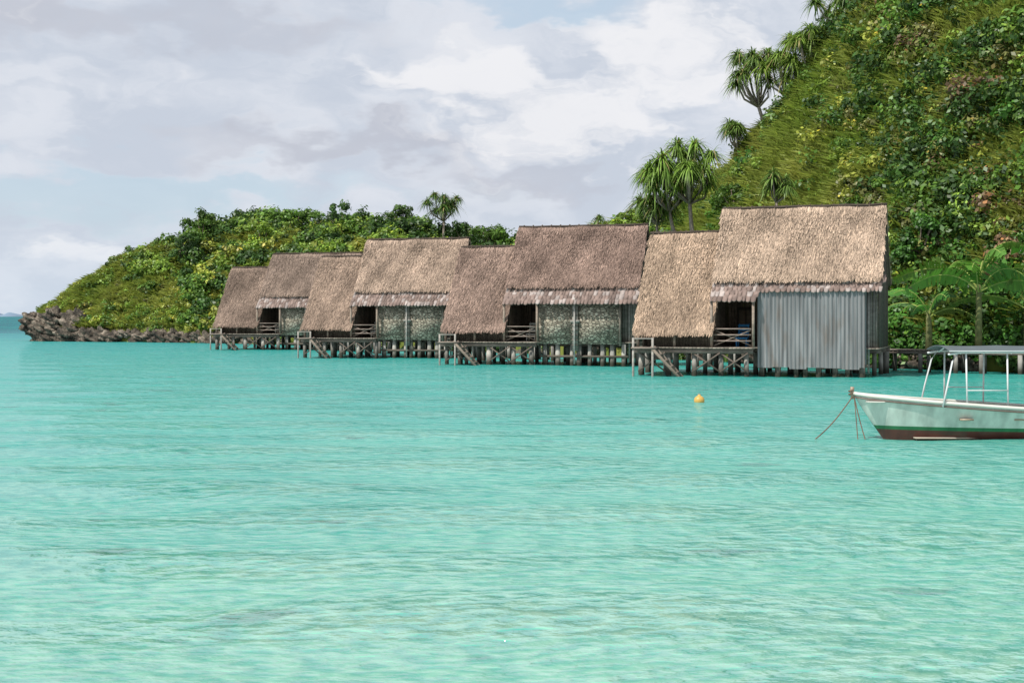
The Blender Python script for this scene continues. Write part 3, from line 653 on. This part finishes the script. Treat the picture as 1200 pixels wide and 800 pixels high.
# ------------------------------------------------------------------ boat
B=empty('moored_boat',(8.48,35.3,-.06),math.radians(1.5))
def hull_section(t):
    hb=1.0*(1-(1-min(t/.55,1))**2.0)**.75*(1-.12*max(0,(t-.6)/.4)); gz=1.13-.42*min(1,t*1.6)**.8+.06*t; kz=-.28
    return hb+.015,gz,kz
Ln=7.6; NS=44; NC=14; Fs=[]
def hull_pts(off):
    V=[]
    for i in range(NS+1):
        t=(i/NS)**1.25; hb,gz,kz=hull_section(t)
        for j in range(-NC,NC+1):
            s=abs(j)/NC; sg=-1 if j<0 else 1
            zz=kz+(gz-kz)*s**1.35; br=hb*(s**.55)*(.80+.20*s)
            x=t*Ln+.95*(1-t)**6*(1-((zz-kz)/(gz-kz)))**1.1
            V.append((x+off*.5*(1-t)**3,sg*max(br-off,0.0),zz+off*(1-s)))
    return V
Vo=hull_pts(0); Vi=hull_pts(.05); w2=2*NC+1
for i in range(NS):
    for j in range(2*NC):
        a_=i*w2+j; Fs.append((a_,a_+w2,a_+w2+1,a_+1))
def hullmat():
    m,nt,N,L,P,O=nodes('boat_hull_paint')
    tc=N.new('ShaderNodeTexCoord'); s=N.new('ShaderNodeSeparateXYZ'); L.new(tc.outputs['Object'],s.inputs[0])
    n=N.new('ShaderNodeTexNoise'); n.inputs['Scale'].default_value=2.5; n.inputs['Detail'].default_value=6
    mp=N.new('ShaderNodeMapping'); mp.inputs['Scale'].default_value=(1.6,1,.6); L.new(tc.outputs['Object'],mp.inputs[0]); L.new(mp.outputs[0],n.inputs['Vector'])
    a1=N.new('ShaderNodeMath'); a1.operation='MULTIPLY_ADD'; L.new(s.outputs[0],a1.inputs[0]); a1.inputs[1].default_value=.012; L.new(s.outputs[2],a1.inputs[2])
    cr=N.new('ShaderNodeValToRGB'); cr.color_ramp.interpolation='CONSTANT'; e=cr.color_ramp.elements
    e[0].position=0; e[0].color=(.10,.028,.02,1); e[1].position=.27; e[1].color=(.02,.16,.06,1); x=e.new(.36); x.color=(.52,.60,.54,1)
    L.new(a1.outputs[0],cr.inputs[0])
    mr=N.new('ShaderNodeMapRange'); mr.inputs[1].default_value=.35; mr.inputs[2].default_value=.75; mr.inputs[3].default_value=1.05; mr.inputs[4].default_value=.6; L.new(n.outputs[0],mr.inputs[0])
    vm=N.new('ShaderNodeVectorMath'); vm.operation='SCALE'; L.new(cr.outputs[0],vm.inputs[0]); L.new(mr.outputs[0],vm.inputs['Scale'])
    L.new(vm.outputs[0],P.inputs['Base Color']); P.inputs['Roughness'].default_value=.45
    return m
new_mesh('hull',Vo,Fs,None,hullmat(),B,True)
m=MB(); m.add(Vi,[f[::-1] for f in Fs],(.42,.42,.36)); m.build('hull_interior',M_paint,B,True)
m=MB(); 
tr=[Vo[NS*w2+j] for j in range(w2)]; m.add(tr,[tuple(range(w2))],(.55,.6,.56))
for sg in (0,w2-1):
    pts=[Vo[i*w2+sg] for i in range(NS+1)]; pts=[(p[0],p[1]*.985,p[2]+.01) for p in pts]; m.tube(pts,.045,8,(.6,.6,.54))
    pts=[(p[0],p[1]*1.01,p[2]-.09) for p in pts]; m.tube(pts,.02,6,(.14,.1,.08))
m.tube([(-.02,0,1.0),(-.04,0,1.22),(-.03,0,1.3)],.05,8,(.3,.22,.16))
m.box(.25,1.5,-.42,.42,.93,.96,(.5,.5,.45))
for x in (2.4,3.7,5.0,6.3): m.box(x,x+.3,-.88,.88,.52,.56,(.32,.25,.18))
m.box(1.4,7.2,-.5,.5,.05,.08,(.35,.3,.24))
m.build('gunwale_and_thwarts',M_paint,B,True)
m=MB(); st=(.62,.64,.64)
for y in (-.85,.85):
    m.tube([(1.95,y,.85),(2.05,y,1.3),(2.2,y*.93,1.95),(2.32,y*.93,2.13)],.022,8,st)
    m.tube([(2.55,y,.8),(2.54,y*.93,2.14)],.022,8,st)
    for x in (3.55,5.2,6.3): m.tube([(x,y,.78),(x,y*.93,2.15)],.022,8,st)
    m.tube([(2.1,y*.93,2.12),(2.4,y*.93,2.17),(6.6,y*.93,2.17)],.025,8,st)
    m.tube([(2.55,y,1.25),(3.55,y,1.25)],.014,6,st)
for x in (2.4,3.65,5.2,6.5): m.tube([(x,-.8,2.15),(x,-.4,2.26),(x,0,2.3),(x,.4,2.26),(x,.8,2.15)],.02,6,st)
m.build('canopy_frame',M_paint,B,True)
V=[];Fs=[]
for i in range(25):
    for j in range(13):
        x=2.1+4.5*i/24; y=-.86+1.72*j/12; z=2.2+.13*math.cos(y/.86*1.4)-.02*abs(math.sin(i/24*3*math.pi)); V.append((x,y,z))
for i in range(24):
    for j in range(12): a_=i*13+j; Fs.append((a_,a_+13,a_+14,a_+1))
m=MB(); m.add(V,Fs,(.09,.11,.12)); 
cv_=m.build('canopy_canvas',M_canvas,B,True); sm=cv_.modifiers.new('s','SOLIDIFY'); sm.thickness=.02
m=MB(); m.tube([(2.1,-.87,2.2),(6.65,-.87,2.2)],.018,6,(.4,.45,.45)); m.build('canopy_edge_trim',M_paint,B,True)
m=MB(); m.box(7.62,7.85,-.16,.16,.55,1.0,(.05,.05,.055)); m.box(7.62,7.8,-.2,.2,.95,1.15,(.06,.06,.065)); m.tube([(7.72,0,.6),(7.74,0,-.3)],[.07,.05],8,(.05,.05,.05)); m.build('outboard_motor',M_paint,B)
def rope(a,b,sag,n=24):
    a=Vector(a);b=Vector(b); return [a.lerp(b,i/n)-Vector((0,0,sag*math.sin(math.pi*i/n))) for i in range(n+1)]
m=MB(); rc=(.16,.10,.07)
m.tube(rope((.0,0,1.1),(-1.35,-.9,-.05),.12),.014,6,rc)
m.tube(rope((.0,-.02,1.08),(.24,-.3,-.1),.05),.013,6,rc); m.tube(rope((.02,0,1.02),(.02,-.35,-.1),.0),.012,6,rc)
m.tube([(-.07+.05*math.cos(t),.05*math.sin(t)*1.2,1.08+.012*t) for t in np.linspace(0,12,40)],.016,6,rc)
m.build('mooring_rope',M_rope,B,True)
# buoy
by=empty('mooring_buoy',(6.45,49,.06)); m=MB(); pr=[(0,-.16),(.1,-.14),(.17,-.05),(.185,.03),(.165,.11),(.1,.17),(.05,.19),(.05,.235),(0,.24)]
v=[];f=[];n=20
for r_,z_ in pr:
    for k in range(n): v.append((r_*math.cos(2*math.pi*k/n),r_*math.sin(2*math.pi*k/n),z_))
for i in range(len(pr)-1):
    for k in range(n): f.append((i*n+k,i*n+(k+1)%n,(i+1)*n+(k+1)%n,(i+1)*n+k))
m.add(v,f,(.55,.33,.08)); m.build('float',M_paint,by,True)
m=MB(); m.tube([(.03*math.cos(t)+.0,0,.25+.03*math.sin(t)) for t in np.linspace(0,6.28,14)],.01,6,(.2,.2,.2)); m.tube([(0,0,-.15),(.1,.1,-.9)],.015,6,rc); m.build('shackle_and_line',M_rope,by)
